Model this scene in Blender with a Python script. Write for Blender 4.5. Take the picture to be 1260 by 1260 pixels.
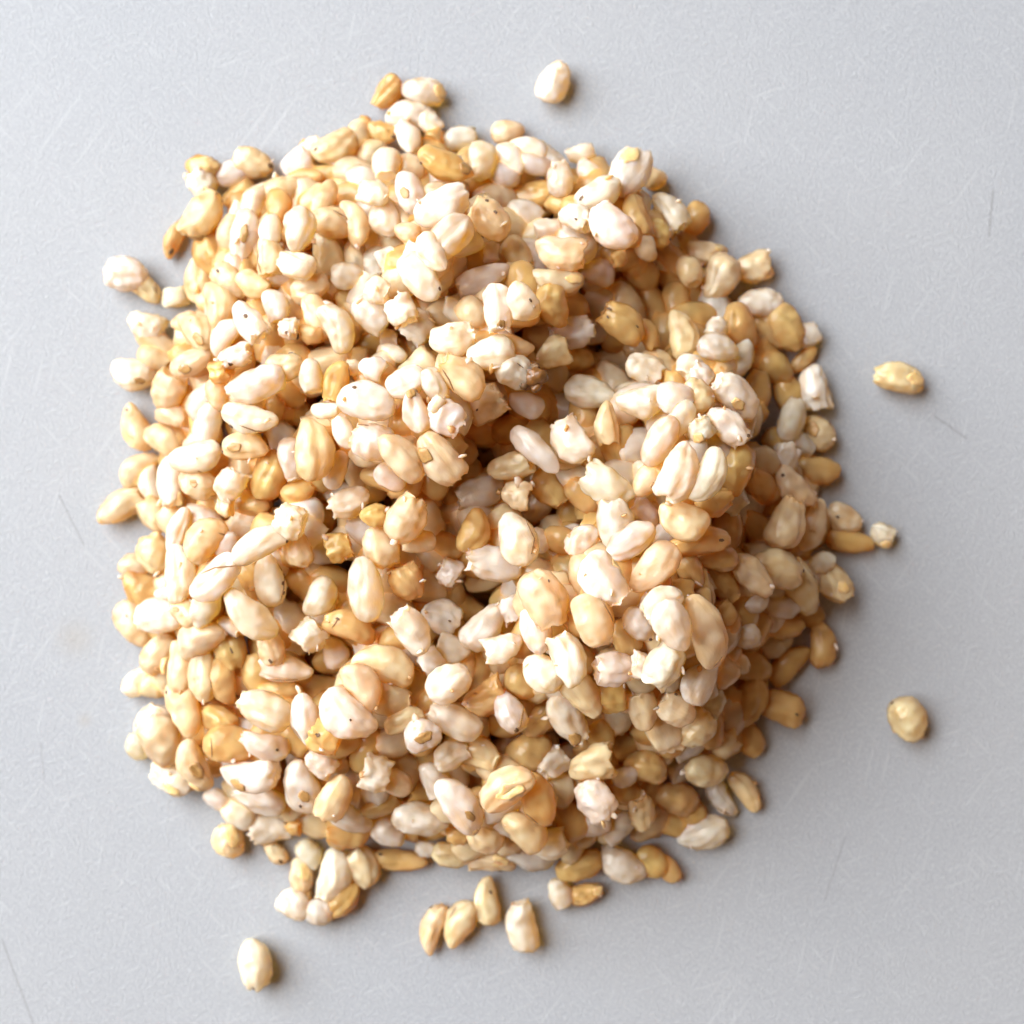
import bpy, bmesh, math, random
import numpy as np
from mathutils import Vector, Matrix, noise
from mathutils.bvhtree import BVHTree

for o in list(bpy.data.objects):
    bpy.data.objects.remove(o)
scene = bpy.context.scene
COL = scene.collection
rng = random.Random(11)

# ------------------------------------------------------------------ camera
FRAME = 0.150          # metres of board across the picture
DIST = 0.235           # lens to board
cam_d = bpy.data.cameras.new('camera')
cam = bpy.data.objects.new('camera', cam_d)
COL.objects.link(cam)
cam.location = (0, 0, DIST)
cam_d.sensor_width = 36.0
cam_d.lens = 36.0 * DIST / FRAME
cam_d.clip_start = 0.005
cam_d.clip_end = 10
cam_d.dof.use_dof = True
cam_d.dof.focus_distance = DIST - 0.0300
cam_d.dof.aperture_fstop = 17
scene.camera = cam

# ------------------------------------------------------------------ light: a window to the left, a dim room all round
world = bpy.data.worlds.new('World')
scene.world = world
world.use_nodes = True
bg = world.node_tree.nodes['Background']
bg.inputs[0].default_value = (1.0, 0.54, 0.26, 1)
bg.inputs[1].default_value = 0.24

def area(name, loc, target, size, power, color):
    d = bpy.data.lights.new(name, 'AREA')
    d.shape = 'RECTANGLE'; d.size, d.size_y = size
    d.energy = power; d.color = color
    o = bpy.data.objects.new(name, d)
    COL.objects.link(o)
    o.location = loc
    o.rotation_euler = (Vector(target) - Vector(loc)).to_track_quat('-Z', 'Y').to_euler()
    return o
area('window_light', (-1.04, 0.50, 0.84), (0, 0, 0.01), (1.6, 1.6), 93, (0.94, 0.975, 1.0))
area('sky_light', (-0.22, 0.50, 0.42), (-.02, .03, 0), (0.4, 0.25), 0.7, (0.45, 0.72, 1.0))

vs = scene.view_settings
vs.view_transform = 'Standard'; vs.look = 'None'
vs.exposure = 0.0; vs.gamma = 1.0; vs.use_curve_mapping = False
scene.render.engine = 'CYCLES'
scene.cycles.use_denoising = True
scene.cycles.use_adaptive_sampling = True
scene.cycles.adaptive_threshold = 0.04
scene.cycles.adaptive_min_samples = 20
scene.cycles.max_bounces = 14
scene.cycles.diffuse_bounces = 10
scene.cycles.transmission_bounces = 10

# ------------------------------------------------------------------ the survey of the photograph
# Hand survey of the grains. Blocks of 300 x 300 survey units; within a block: u v length width angle layer form tone | own label
# form: w whole, g whole with germ pit, s split along a seam, b broken end, f frayed fragment; tone: W white I ivory Y yellow O golden, both own colour and shade painted as tone T glassy
SURVEY = {
(100,60): """
230 1165 230 175 10 L w W|larger plump white grain of the loose pair left of the heap
330 1240 190 120 35 L w I|small loose grain with a brown crescent end tucked under a white grain
640 612 200 115 5 .6 b O|ragged tan grain capping the spur at the heap's upper left corner
615 695 190 150 60 .6 b W|short white grain just below the ragged tan cap at upper left
620 860 285 185 -60 1.2 w I|fat ivory grain with a brown crescent at its lower end, upper left spur
480 985 210 95 -70 -.5 w O|slender tan sliver with a black tip sticking out of the upper left spur
665 1050 260 170 62 0 s O|grooved tan grain hanging below the fat ivory grain of the upper left spur
890 590 215 155 20 .6 w I|plump ivory grain with a dark right tip at the end of the upper left spur
790 640 210 140 -20 0 w T
820 745 210 130 -40 -.6 w O
1120 590 190 155 -30 .4 w W
1160 505 110 70 -60 -.6 f O
1150 665 210 85 5 0 w O
1030 725 230 150 -15 .3 w I
900 790 220 115 -70 .3 b W
840 950 265 165 -80 .8 g W|white grain with a brown germ pit on the heap's upper left slope
800 830 130 70 -80 0 f W
980 935 170 125 90 1.3 w W
1120 930 245 165 85 1.9 w T|smooth oval pale grain with a tiny dark nick, top of the upper left clump
970 1080 230 145 80 .8 s I
1110 1115 200 150 20 1.3 w W
1015 810 185 135 80 .8 s O
1200 765 180 110 -70 .9 s I
800 1130 180 120 70 0 w W
610 1190 270 150 85 .3 w I
760 1200 210 150 30 .5 w I
""",
(380,60): """
405 225 195 120 -58 L s O|loose tan grooved grain beside a pale one above the top edge
590 222 235 140 10 L w T|loose pale grain with a brown right end above the top edge
540 355 290 135 5 .4 b W|wide white grain crowning the heap's topmost bump
630 375 150 115 40 .6 w W
650 445 130 95 -60 .4 f O
505 450 210 125 70 .6 b W
385 425 175 105 20 .7 w Y|hooked golden grain with a dark tip near the topmost bump
290 385 95 75 20 .4 f O
140 505 245 170 -35 .8 w I|plump ivory grain with a dark left end near the top edge
255 465 210 140 -70 .3 w I
330 545 190 120 -60 -.3 w I
30 500 160 120 -40 .4 b W
60 640 270 100 5 -.3 w O
240 640 250 150 20 -.5 w I
400 600 165 150 85 1 w W
505 615 190 150 10 .2 w I
790 470 260 130 -10 -.3 b T
1030 430 175 125 -10 -.6 w I
705 600 300 155 20 1.6 s Y|glossy yellow split grain with a dark pit near the heap's top
890 580 210 150 100 .6 w T
1000 630 210 150 60 .2 w T
1130 520 210 125 10 1 w W
1040 570 200 130 45 .7 w W
1180 595 200 120 0 .6 w T
310 745 205 135 15 1.6 b W|bright white angular chip in the hollow below the top edge
400 880 195 165 60 .4 w T
520 740 235 150 75 1.1 g W|white grain with a brown pit above the big white clump, upper middle
80 770 205 115 -70 1 s I
100 900 245 165 20 .8 w I
230 900 265 130 65 .9 w I
240 1085 250 145 80 -.2 w I
90 1060 265 155 80 .4 w I
690 810 320 185 -30 2.6 w W|biggest white grain on the upper middle clump
920 870 270 185 50 1.8 b I|speckled ivory grain right of the biggest white grain, upper middle clump
720 980 300 185 -45 2.1 w T
510 945 140 105 10 1.5 w I
640 1055 230 135 60 2.3 w W
570 1175 295 170 55 1.5 w W|long white grain at the foot of the upper middle clump
530 1050 185 95 -70 1.3 f W
400 1095 180 140 -30 .5 f T
200 1170 175 150 0 .4 w T
830 1090 210 150 -20 -.6 w O
940 1055 140 115 0 0 f T
1080 1055 190 145 60 -.1 w I
1120 860 210 155 20 -.4 w T
1160 750 250 165 0 -.7 w O
960 765 230 150 0 -.5 w I
900 1190 310 140 -25 .2 w T
""",
(660,60): """
90 170 222 155 -65 L w W|single loose white grain above the heap, top of the picture
50 560 210 155 40 .6 b T
230 540 205 95 -10 .6 f T
280 640 180 125 50 .4 b T
125 670 195 135 88 .9 w T|glassy grain with a bright wet highlight near the top right rim
130 810 180 135 20 -.4 w O
480 640 310 200 -62 2 w W|white grain with a tan cap on the upper right clump
320 740 260 165 -40 1.8 w W
210 880 190 135 40 1.5 b W|white speckled chip at the left foot of the upper right clump
390 910 290 200 50 2.4 w W|broad bright white grain fronting the upper right clump
610 670 130 115 20 .3 w I
700 860 280 145 60 1.2 b T|angular glassy flap on the right of the upper right clump
530 880 280 140 80 .9 w O
560 1010 180 115 80 .7 w I
635 950 160 115 75 .9 w Y|small yellow grain under the upper right clump
430 1080 120 95 -30 .5 f O
150 1050 320 185 5 1.5 b I|wide glossy ivory grain with a torn right end below the upper right clump
60 930 195 115 -10 .5 f T
110 1190 280 125 5 1.1 w I|long smooth grain with a yellow right tip above the yellow grain
320 1160 180 145 20 -.4 w T
820 880 190 135 -70 -.3 w O
880 1050 230 125 0 -.1 w I|grain with a brown right tip on the upper right rim
790 1150 170 135 80 .1 w I
950 1180 250 185 -60 .1 w I
1140 1120 240 165 -20 -.2 b I
540 1165 190 155 20 -.8 w O
680 1080 240 150 30 -.7 w O
""",
(100,340): """
350 250 225 145 15 .2 b W
390 340 235 125 30 .1 s I
385 425 200 135 20 0 w I
270 500 232 162 10 .2 g W|plump white grain with a faint pit jutting from the left rim
450 590 225 180 -60 .6 w I
490 110 160 145 80 -.2 f W
710 150 255 170 70 .7 w I
600 290 235 155 40 .9 g I|ivory grain with a brown pit near the left rim's upper part
530 230 140 105 0 .5 w I
560 445 235 135 -10 1 g I
890 40 190 140 20 .7 w I
1000 160 190 135 70 .9 w T
1180 60 210 155 -20 .3 w I
880 250 275 145 50 1.8 b W|ridge-topped white grain on the left upper clump
740 320 210 125 -50 1.2 w W
800 420 230 125 -20 1.6 b W
1070 270 135 115 0 1 f W|crumbly white bit with dark specks on the left upper slope
1190 290 130 115 20 .7 w O
720 480 180 125 -10 1.9 f O|ragged tan bit with dark crumbs on the left slope
700 610 175 115 80 1.3 w I
900 560 330 185 -20 1.8 w T|broad glassy grain below the ragged tan bit, left slope
1050 465 190 155 0 1.4 w I
1190 520 205 125 80 1.3 w T
1090 600 230 150 40 -.4 w O
290 780 265 140 65 0 w I|ivory grain with a dark upper tip on the left rim
470 725 190 125 10 .3 w I
420 845 230 150 20 .2 w I
650 790 275 150 -70 1.1 w W
870 730 300 145 10 2 s W|striped white grain with a dark left tip, left slope
850 880 245 150 5 1.4 g I|ivory grain with an oblong brown pit just below the striped white grain
590 930 285 165 -10 1.8 w W|blown out white grain lying crosswise on the left slope
460 1070 285 145 75 1 w W|white grain standing upright with a brown lower tip, left slope
600 1070 210 155 20 1.2 g I
780 1060 225 160 -60 1.4 b T
970 1030 265 185 -70 .5 w O
860 1170 240 125 10 .2 w O
750 1190 130 105 0 1.2 f I
300 1000 235 135 -40 .1 w I
360 1060 205 115 80 .3 w W
210 1190 285 150 -30 0 w I|pointed ivory grain that sticks out farthest to the left
370 1230 205 150 50 .3 g I
1090 950 235 145 80 .8 w T
1195 890 330 200 82 1.9 s I|big grooved ivory grain standing upright at centre left
1120 1110 190 125 -20 .4 w O
""",
(380,340): """
45 200 250 150 60 .6 w I
140 270 275 150 65 1 w T|glossy bent grain in the upper left hollow
330 200 235 190 40 .7 w T|round glassy grain with a white scar above the central clump
220 180 250 155 60 -.5 w O
360 80 155 140 20 1.3 b W|small bright white chip above the white frayed grain, upper middle
480 170 240 155 60 1.4 f W|frayed white grain under the long white grain, upper middle
550 280 230 180 -50 .4 b T
420 335 140 115 0 .3 f T
430 400 160 100 20 .8 w T
780 175 210 115 20 .3 g T
850 190 190 145 40 .6 w I
760 310 275 170 -15 1.5 b W|white lumpy grain lying right of the upper dark gap
980 180 295 150 85 2.2 b W|tall torn white grain left of the white grain with a tick
1105 130 215 165 60 2.6 w W|round white grain with a dark tick, upper centre
940 400 250 175 -10 1.7 s W|fan-striped white grain above the charred grain
1070 360 195 115 15 1.4 w I
1080 500 225 175 20 1.9 b T|glassy grain with a charred brown end near the heap's centre
1200 120 230 155 70 .5 w Y
140 560 245 135 -75 1.2 w Y|clear golden grain at the left end of the central clump
90 690 160 90 0 1.6 w W
340 480 165 130 20 1.8 b W
230 470 120 90 0 1 f T
300 650 295 205 15 2.5 w W|big round white grain on the left of the central clump
500 545 215 165 -30 2.7 g W|white grain with a brown pit on top of the central clump
780 520 290 185 35 2.4 w I|ivory grain with a brown thread on the central clump
650 570 210 135 60 2.3 w T
555 700 225 135 70 2.5 w T
720 740 230 190 30 2.6 b W|torn white grain with a curled flap, central clump
660 660 130 75 -50 2.9 f W
180 800 195 115 70 1.7 w W
320 850 240 195 20 2 b T
480 940 305 170 50 2.7 w I|left one of two crossing ivory grains at the central clump's foot
680 940 305 195 50 3 g I|ivory grain with a brown pit, right of two crossing at the central clump's foot
420 1040 180 135 40 1.2 w T
140 1000 210 125 -70 .9 w T
200 1170 245 150 -25 .6 b T
930 660 255 200 -30 .9 b I
1120 660 190 135 20 .6 w T
880 800 230 160 20 -1 w O
1050 785 230 150 -20 -.8 w O
1050 980 255 140 -15 .9 w I
1170 900 340 130 42 1.1 w T|slender glassy grain slanting down right of the dark central gap
870 1120 290 175 -25 .3 b T
1090 1130 195 160 10 .9 b I
700 1100 240 150 30 -.6 w O
""",
(660,340): """
90 150 235 170 75 .9 w Y|glossy yellow grain above the translucent grain, upper centre
200 280 280 170 -10 .9 b T
100 400 210 165 -20 1.2 b I|curled torn ivory grain right of the charred grain
205 430 190 125 0 .5 w O
430 240 290 170 35 1.6 w Y|yellow grain with a white cap and a black dot, upper right of centre
580 310 190 100 70 .7 b O
750 300 255 155 80 .5 w I|upright pointed grain in the shade right of the yellow capped grain
930 260 150 115 -60 .7 f T
940 370 215 145 10 .8 w T
1060 260 255 170 60 -.1 w O
1050 430 225 135 -50 .3 w T
1160 140 240 155 -10 .2 w W|pale ragged-ended grain on the right upper rim
1200 280 250 160 40 -.5 w O
570 490 240 170 30 .9 b T|angular glassy grain at the head of the right clump
790 470 165 135 -60 1.5 f T
850 520 200 150 40 1.7 f T|lumpy bluish white bit between the glassy grains of the right clump
280 600 265 170 15 1.1 w T|glassy oval grain with a bright lower rim, right of centre
370 770 260 125 85 1.1 s I|slender grooved grain between two broader ones right of centre
180 820 300 190 65 1.4 b W|broad white grain with a torn lower end, right of centre
430 880 265 200 70 -.1 w Y
350 1060 345 180 30 1.3 b T|long knobbly glassy grain below the broad white grain, right of centre
540 640 265 165 -5 2.1 b T|long glassy grain at the left end of the right clump
720 625 210 165 0 2.3 w W
830 620 190 160 80 2.1 w I
1020 620 280 190 25 2.5 w W|round white grain with a brown seam at the right clump's top right
1010 800 305 160 40 2.8 b W|white grain with a black tip slanting on the right clump
640 850 285 155 -60 2.1 w T|glassy grain with a pale rim on the right clump's left side
740 740 230 135 -50 2.2 w T
850 790 190 145 60 2.3 f T
730 1010 325 200 -65 3 s W|big white folded grain at the front of the right clump
880 1030 305 165 -60 3.2 w W|white grain leaning beside the big folded one, right clump
1040 990 295 190 -70 1.9 w Y|golden rimmed grain behind the leaning white one, right clump
570 1060 190 135 -50 1.1 g I
930 1160 230 125 -20 2 b O
80 1100 240 155 50 -.3 w Y
240 1130 240 155 50 -.5 w O
560 1225 180 130 40 .3 w T
1140 1080 230 155 40 -.6 w O
""",
(860,380): """
450 100 260 190 60 -.2 w O
560 140 180 135 -20 -.3 f T
380 310 230 165 20 -.6 w O
540 260 180 85 -45 -.4 w O
600 420 265 165 80 .4 b W|pale upright grain standing out on the right rim
460 430 210 155 60 -.5 w O
480 580 240 140 -60 .1 w T
620 640 200 145 60 -.1 g I|ivory grain with a tan pit below the pale upright grain, right rim
450 770 240 145 -60 .3 f T
520 705 170 120 20 0 w T
610 830 240 160 10 -.8 w O
500 930 280 145 45 1 b I|torn ivory grain with a dark speck on the right slope
320 920 210 155 30 -.5 w O
450 1100 290 185 -60 1.1 w I
580 1120 290 155 -65 .9 w I|rimmed ivory grain on the heap's right edge
750 1080 195 145 30 -1 w I|small grain with a dark speck lying just off the right rim
960 1170 155 120 20 L b T|stubby white bit with a brown end lying off the right rim
780 1200 250 125 10 -1.2 w O
1030 362 272 152 12 L w I|loose ivory grain with a tan right tip, right of the heap
300 1130 230 155 40 -.7 w O
""",
(100,620): """
1090 85 225 180 20 2.2 f W|frayed white tuft on the left side of the middle
930 210 335 150 -25 2.3 w W|long smooth white grain touching the frayed white tuft
690 385 335 175 -35 2.4 s W|white seamed grain with a frayed tip, below the long smooth white one
640 190 265 180 -50 1.6 w I|striped ivory grain at left, above the small black gap
500 140 265 105 -65 1.5 s W
500 360 305 170 85 1.7 w W|upright white grain with a dark tick on the left slope
750 210 150 120 -60 1 w T
380 260 225 180 70 .5 w I
270 320 160 125 0 0 w I
320 430 230 170 30 .1 w O
270 620 265 155 60 .2 w I
390 585 265 190 0 1.1 w W|fat dazzling white grain on the left edge
540 560 180 145 20 1.4 w I
640 540 220 150 -50 1.4 w T
430 455 130 65 -20 1.1 f W
1120 230 205 155 70 1.3 w I
970 390 290 165 80 .9 w T|glassy grain with a dark frayed seam, left of the middle
880 400 250 135 60 .4 w O
880 570 340 180 40 1.8 w T|long lilac white grain slanting at left of the middle
980 745 185 150 80 .9 w I
1050 850 295 145 5 .5 w T|grain with a dark seam underneath, left of the lower dark gap
1180 680 240 180 -50 1.1 f T
1230 480 220 150 -60 .7 w T
1150 420 230 150 50 -.5 w O
770 640 160 90 20 .3 w T
760 760 265 170 70 0 w O
620 700 270 185 -20 .9 w I
400 775 240 160 -50 .4 w I
510 840 270 150 80 1 s I
630 880 285 160 80 .8 w I
740 900 265 150 80 .3 w O
290 920 190 135 -40 .1 w W
370 940 180 135 0 .2 w I
530 1060 305 165 55 1.2 w I|pointed ivory grain aiming down on the left lower slope
380 1140 245 190 -70 .7 w W
950 1060 305 200 20 1.5 w T|broad lilac white grain on the left lower slope
1030 975 240 135 0 -.2 w O
700 1120 240 150 20 .4 w O
1162 1115 280 165 82 1.3 w W|white rimmed grain standing left of the lower left clump
""",
(380,620): """
505 65 285 195 -65 1.9 b I|big ivory grain with a torn lower end below the central clump
340 60 150 120 0 1.5 w Y|small yellow nub left of the big torn ivory grain, centre
370 220 235 180 65 1.1 w I
565 195 185 135 -5 1 w I
160 230 210 155 -20 1.1 f Y|crumpled yellow grain left of the middle
290 440 345 180 82 1.5 w T|long upright glassy white grain left of the middle
500 380 260 175 70 .6 b O
500 640 325 170 50 1.7 b W|curved white grain with a ragged lower left edge, below the middle
730 355 180 145 30 .5 f T|granular glassy bit left of the dark gap, middle
700 220 210 150 20 -.4 w O
850 140 240 155 -75 .6 w Y
940 310 320 185 12 1.3 b T|wet knobbly grain beneath the bright white oval, middle
1075 180 285 195 70 2 w W|bright white oval at the very middle
1190 190 140 100 60 .9 w T
210 640 285 155 20 .7 w O
130 770 170 135 80 .2 w T
900 640 270 175 -50 .9 w T
980 740 255 150 -15 1.3 b W|pointed torn white grain beside the lower right clump
1040 550 210 135 60 .9 f T
690 590 230 185 30 .1 w T
830 540 240 150 40 -.7 w O
380 840 335 190 15 .7 w I
740 740 210 145 20 .4 w T
640 820 190 140 -40 .7 f T
720 930 250 190 -35 1.7 w W|bright white rounded grain below the middle
930 990 270 175 -35 .7 b O
270 950 275 170 60 1.7 w I|ivory grain leaning on top of the lower left clump
430 1010 240 180 10 .6 w I
200 1090 325 220 35 2.1 w W|largest white grain of the lower left clump
750 1120 305 170 25 1 w T
590 1200 195 175 -10 1.8 g W|blocky white grain with a brown pit, lower centre
490 1120 215 130 -20 1 w I
1040 1080 225 150 60 1.2 w T|glassy grain with a dark brown rim, left of the lower right clump
1095 920 190 145 60 .4 w Y
1190 1110 230 155 -40 .4 w O
100 1205 255 175 20 1.6 f Y|crumpled glossy yellow grain in front of the lower left clump
""",
(660,620): """
40 500 335 230 70 2.3 w I|large ivory grain at the upper left of the lower right clump
0 650 260 165 80 2.1 w W
360 400 325 215 50 2.7 b W|large white grain with a square torn end atop the lower right clump
290 600 285 210 70 3.1 w I|ivory grain with a long dark hair line, lower right clump
610 330 325 185 -45 2.4 w I|smooth ivory grain slanting above the lower right clump
490 190 285 160 -35 1.6 w T
400 100 265 190 85 1.3 w T|stout wet glassy grain between the right and lower right clumps
240 210 220 155 -60 1 b T|angular glassy grain right of the middle
120 185 190 145 20 .4 w O
760 80 275 190 20 2.4 w I|rounded ivory grain at the foot of the right clump
840 200 335 155 -10 1.7 w O
930 280 220 150 0 .9 w O
790 340 215 150 60 1.1 w O
625 425 170 140 80 1.5 w O
650 515 240 165 -30 2.9 w W
705 630 285 195 60 3.6 w W|brightest dome-shaped grain on the lower right clump
870 660 405 190 65 3.1 w I|crescent grain curving round the lower right clump's right side
850 920 250 170 -60 2.6 s W
650 840 290 190 -60 2.9 b W|ragged white grain under the dome-shaped one, lower right clump
540 830 165 135 20 2.5 f W
535 625 205 145 50 2.1 w T
460 690 210 150 60 1.5 w O
150 790 315 170 65 2.8 w W|long white grain down the left side of the lower right clump
230 980 290 170 50 2.3 w I
380 855 260 180 0 2.5 b W|short white grain at the middle of the lower right clump
370 1000 215 155 0 1.8 w Y|yellow grain under the lower right clump
40 870 240 195 20 1.9 w W
170 1120 325 170 65 1.8 b W|white grain with a tan tip pointing down from the lower right clump
530 1040 290 170 70 1.6 b I
710 1050 250 165 30 2 b I
900 1030 185 150 -40 .9 b T
830 1150 240 180 -50 1.5 b I|curled ivory grain below the crescent grain
670 1190 290 190 60 1.2 b I
1110 370 285 155 40 1.1 w I|grooved ivory grain in the shade right of the crescent grain
960 410 240 150 40 .1 w O
1090 690 140 135 0 .7 w T|little round grain end in the shade right of the crescent grain
1140 510 130 100 -20 .6 w T
980 560 145 115 60 .5 w O
980 880 170 140 -60 1.3 w I
1040 820 150 110 30 .8 w I
845 440 220 155 80 .9 w O
""",
(860,640): """
400 260 290 195 20 .9 w I
530 350 290 185 50 .9 w I|wide tan grain left of the bright knob on the right edge
700 320 230 170 50 1.1 w I|bright knob shaped grain poking out at the right edge
640 220 140 115 0 1 w T
440 440 215 120 0 .4 w T
440 550 230 135 10 0 w O
630 640 250 135 85 -.8 w O|dark amber grain upright on the lower right rim
470 750 270 135 -45 -.7 w O
420 970 260 185 20 -.7 w O
250 940 310 170 -75 0 w O
1080 1030 245 180 60 L w I|loose ivory grain with two dark tips, lower right of the heap
150 1150 200 150 -30 .2 b I
260 1130 200 140 60 -.5 w O
570 490 170 130 20 -.3 w O
""",
(130,880): """
280 130 290 215 70 1 w I
170 150 165 125 80 -.1 w T
330 320 250 155 30 .7 b W|white grain with two brown tips at the heap's lower left corner
460 260 280 155 70 1.1 g I
650 150 300 200 0 .8 w O
750 300 335 170 -15 1.5 g W|long white grain with a brown pit, lower left slope
820 150 270 135 20 1 w T
1020 370 295 180 85 1.1 g T|upright glassy grain with a brown pit, lower left
1180 430 290 170 -65 1.3 w I|rimmed ivory grain right of the upright pitted one, lower left
1120 260 195 140 40 1.1 b T
590 440 190 110 20 .2 w T
690 510 190 160 30 .3 w W
790 430 290 170 10 .7 w T
640 640 200 160 80 0 s I|round ivory grain with a tan patch on the lower left rim
830 600 270 155 -10 .5 b T|lilac glassy grain on the lower left rim
880 710 145 90 45 -.8 w I|tiny grain end with a black tip below the lilac glassy one
980 580 110 90 0 .1 f O
1050 720 170 130 60 -.8 w T
1010 830 195 120 85 -.2 w I|narrow grain with a dark eye spot, left of the bottom left tail
1020 910 150 95 80 -.1 w O
970 980 180 155 30 -.4 w W|white blob at the tip of the bottom left tail
1170 830 295 170 -72 .6 w W|long white grain on the heap's bottom left tail
1210 945 255 150 -58 .2 w O
1110 1015 165 140 0 -.4 w T
769 1290 265 168 82 L w W|single loose white grain below the heap, bottom left
""",
(400,880): """
270 300 250 195 20 1.3 f T|knobbly glassy grain at lower centre left
360 350 190 140 40 1 w I
560 340 215 145 70 .7 w T
660 210 200 155 -20 1 w T
800 210 250 155 20 .5 w I
690 470 340 190 65 1.9 g W|torn white grain with a brown pit, left of the bottom clump
940 380 310 190 -35 2.4 s I|tan streaked grain on top of the bottom clump
1100 430 285 175 75 1.7 w Y|vivid yellow grain on the bottom clump's right side
1030 600 255 170 50 1.6 w I|ivory grain with an orange rim, bottom clump
830 640 190 155 30 1.5 w I
660 720 215 140 10 .6 w I
850 760 270 120 0 .6 w I
490 540 290 180 10 1 w T|wet glassy grain left of the bottom clump
330 610 185 145 30 .3 w T
520 690 110 95 0 .1 w T
370 750 330 115 3 -.4 s O|flat grooved tan grain along the bottom rim
680 635 200 90 8 .8 f O
840 960 250 135 85 -.4 w I|small grain with a dark speck hanging below the bottom clump
560 1110 275 110 -75 L w I|slim upright grain, left of the close pair below the bottom rim
700 1080 265 155 -62 L s I|split ivory grain, right of the close pair below the bottom rim
1020 1090 275 170 80 L w T|loose glassy grain below the bottom clump
1160 650 240 165 -20 .6 w T
1040 200 280 195 -30 0 w O
1190 250 210 155 -30 .6 f T
130 530 230 150 40 .1 w T
110 620 230 135 10 -.2 w O
190 780 230 170 60 -.2 w I
290 450 230 150 -30 .1 w O
""",
(660,860): """
320 330 310 195 -15 1.4 b I|knobbly ivory grain below the white grain with a tan tip
310 530 250 200 50 1.7 b W|jagged white grain with a torn lower edge, lower right
570 360 230 165 20 .3 w O
460 400 140 110 -30 .5 w T
540 570 215 135 70 .5 b I|upright yellowish grain right of the jagged white one
430 670 205 135 -50 .3 w T
300 650 180 145 0 .2 w T
880 370 220 165 10 .3 w I
960 510 230 115 60 -.6 w T|greyish glassy sliver at the lower right rim
1080 480 240 115 55 -.4 w I|slim grain with a dark tip on the lower right rim
860 690 280 175 -10 -.4 w T|big glassy oval lying at the lower right rim
450 850 270 170 30 -.1 w T
600 840 190 155 40 0 w Y
690 880 150 110 60 -.6 w O
220 860 250 155 -20 -.1 w O
245 1005 195 115 -10 -.6 w O|glossy orange tan grain at the heap's bottom rim
130 1010 180 130 60 -.8 w T
720 520 250 170 30 -.5 w O
330 185 190 155 60 .4 w Y
700 640 230 150 20 -.6 w O
450 480 200 130 20 -.2 w O
790 560 220 150 50 -.4 w O
"""}
# marks seen on the grains, same blocks: germ pits (G u v size), dark tips (D u v size), tan ends (B u v size), brown hair lines (H u v u v ...), char (C u v size)
MARKS = {
(100,60): "G 840 955 70;G 600 985 90;D 465 1048 40;D 978 605 45;D 692 750 26;B 640 605 110;D 1158 1035 26;H 915 1040 912 1100 930 1160;H 948 780 955 850;D 705 1148 30;H 380 1210 395 1260;D 745 785 26",
(380,60): "D 440 455 35;D 35 520 30;B 690 225 60;D 600 420 28;G 810 615 60;G 495 745 60;D 920 785 26;D 965 845 24;D 895 975 24;H 190 960 180 1020 170 1080;D 405 1150 28;D 580 590 20;H 120 830 190 870 215 910;D 675 1240 22",
(660,60): "D 232 772 34;D 205 880 20;B 480 548 90;D 690 985 20;B 950 1035 50;B 200 1190 60",
(100,340): "G 300 540 40;G 605 325 60;G 530 478 60;D 850 205 34;D 1060 290 24;D 1120 310 36;D 1170 340 30;D 1075 370 26;D 770 455 34;D 235 690 24;D 765 782 34;G 790 885 60;D 975 870 30;H 600 1005 640 1018;B 510 1165 60;G 580 1070 40;H 820 770 900 800 990 800;D 715 910 26;H 390 330 450 360 490 375;H 370 50 390 90",
(380,340): "G 530 590 75;D 235 575 30;H 690 480 725 535 750 590;G 590 925 80;D 1145 125 26;C 1160 530 130;H 1075 450 1110 475;G 770 170 60;G 995 250 45;H 205 470 210 520;D 870 690 18;H 240 765 310 772",
(660,340): "D 378 170 34;D 370 210 22;B 1040 660 60;D 1095 825 26;G 575 1060 26;B 845 850 60;D 520 260 20;H 1160 640 1148 690",
(860,380): "G 590 620 70;D 435 860 26;D 718 1075 24;B 980 1222 60;B 1125 365 60;H 620 980 650 1030;D 250 655 1",
(100,620): "D 522 240 28;H 620 360 690 330 800 320;H 1010 300 1050 370 1045 440 1030 500;D 1050 370 24;D 1040 410 22;D 1045 460 22;H 860 410 890 470 915 505;D 978 812 34;H 960 905 1050 912 1120 908;D 775 758 36;H 650 860 668 910 678 970;B 440 835 60;D 440 975 26;D 1062 195 20;H 710 150 770 170 775 230;G 490 545 30;D 235 580 20;D 1220 1195 30",
(380,620): "D 150 595 30;H 155 590 120 640;D 728 605 20;G 595 1208 70;H 1070 990 1110 1050 1090 1150 1060 1190;D 1075 1170 40;D 215 1118 16;D 50 1195 26;H 1110 60 1165 180 1150 260",
(660,620): "H 312 455 350 520 385 580 408 645;B 430 330 70;D 955 188 34;G 195 1218 60;D 722 985 24;D 590 700 26;D 630 1055 18;H 900 860 960 790;D 65 398 18;D 310 757 22",
(860,640): "D 572 265 30;D 1000 945 28;D 1178 1090 36;D 490 428 20;D 320 1010 34;D 505 1005 24;H 590 280 598 300;D 335 445 24;B 750 350 50",
(130,880): "G 470 285 70;B 340 385 60;B 465 390 60;G 680 365 80;D 885 180 20;G 1025 420 60;D 1007 470 22;B 655 620 80;D 905 758 32;B 1030 810 60;D 1028 812 26;D 764 1412 26;H 545 120 550 200 545 290",
(400,880): "G 750 522 60;B 960 390 90;H 1040 510 1100 560 1130 620;B 910 750 60;D 905 825 30;D 855 915 24;D 545 988 22;H 680 990 640 1050;D 285 720 24;B 780 610 40;D 42 1068 30",
(660,860): "G 200 205 60;D 1178 510 26;D 545 795 24;B 690 920 50;D 150 1010 20;H 1000 600 930 560;B 325 985 50;D 370 640 20"}

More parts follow.
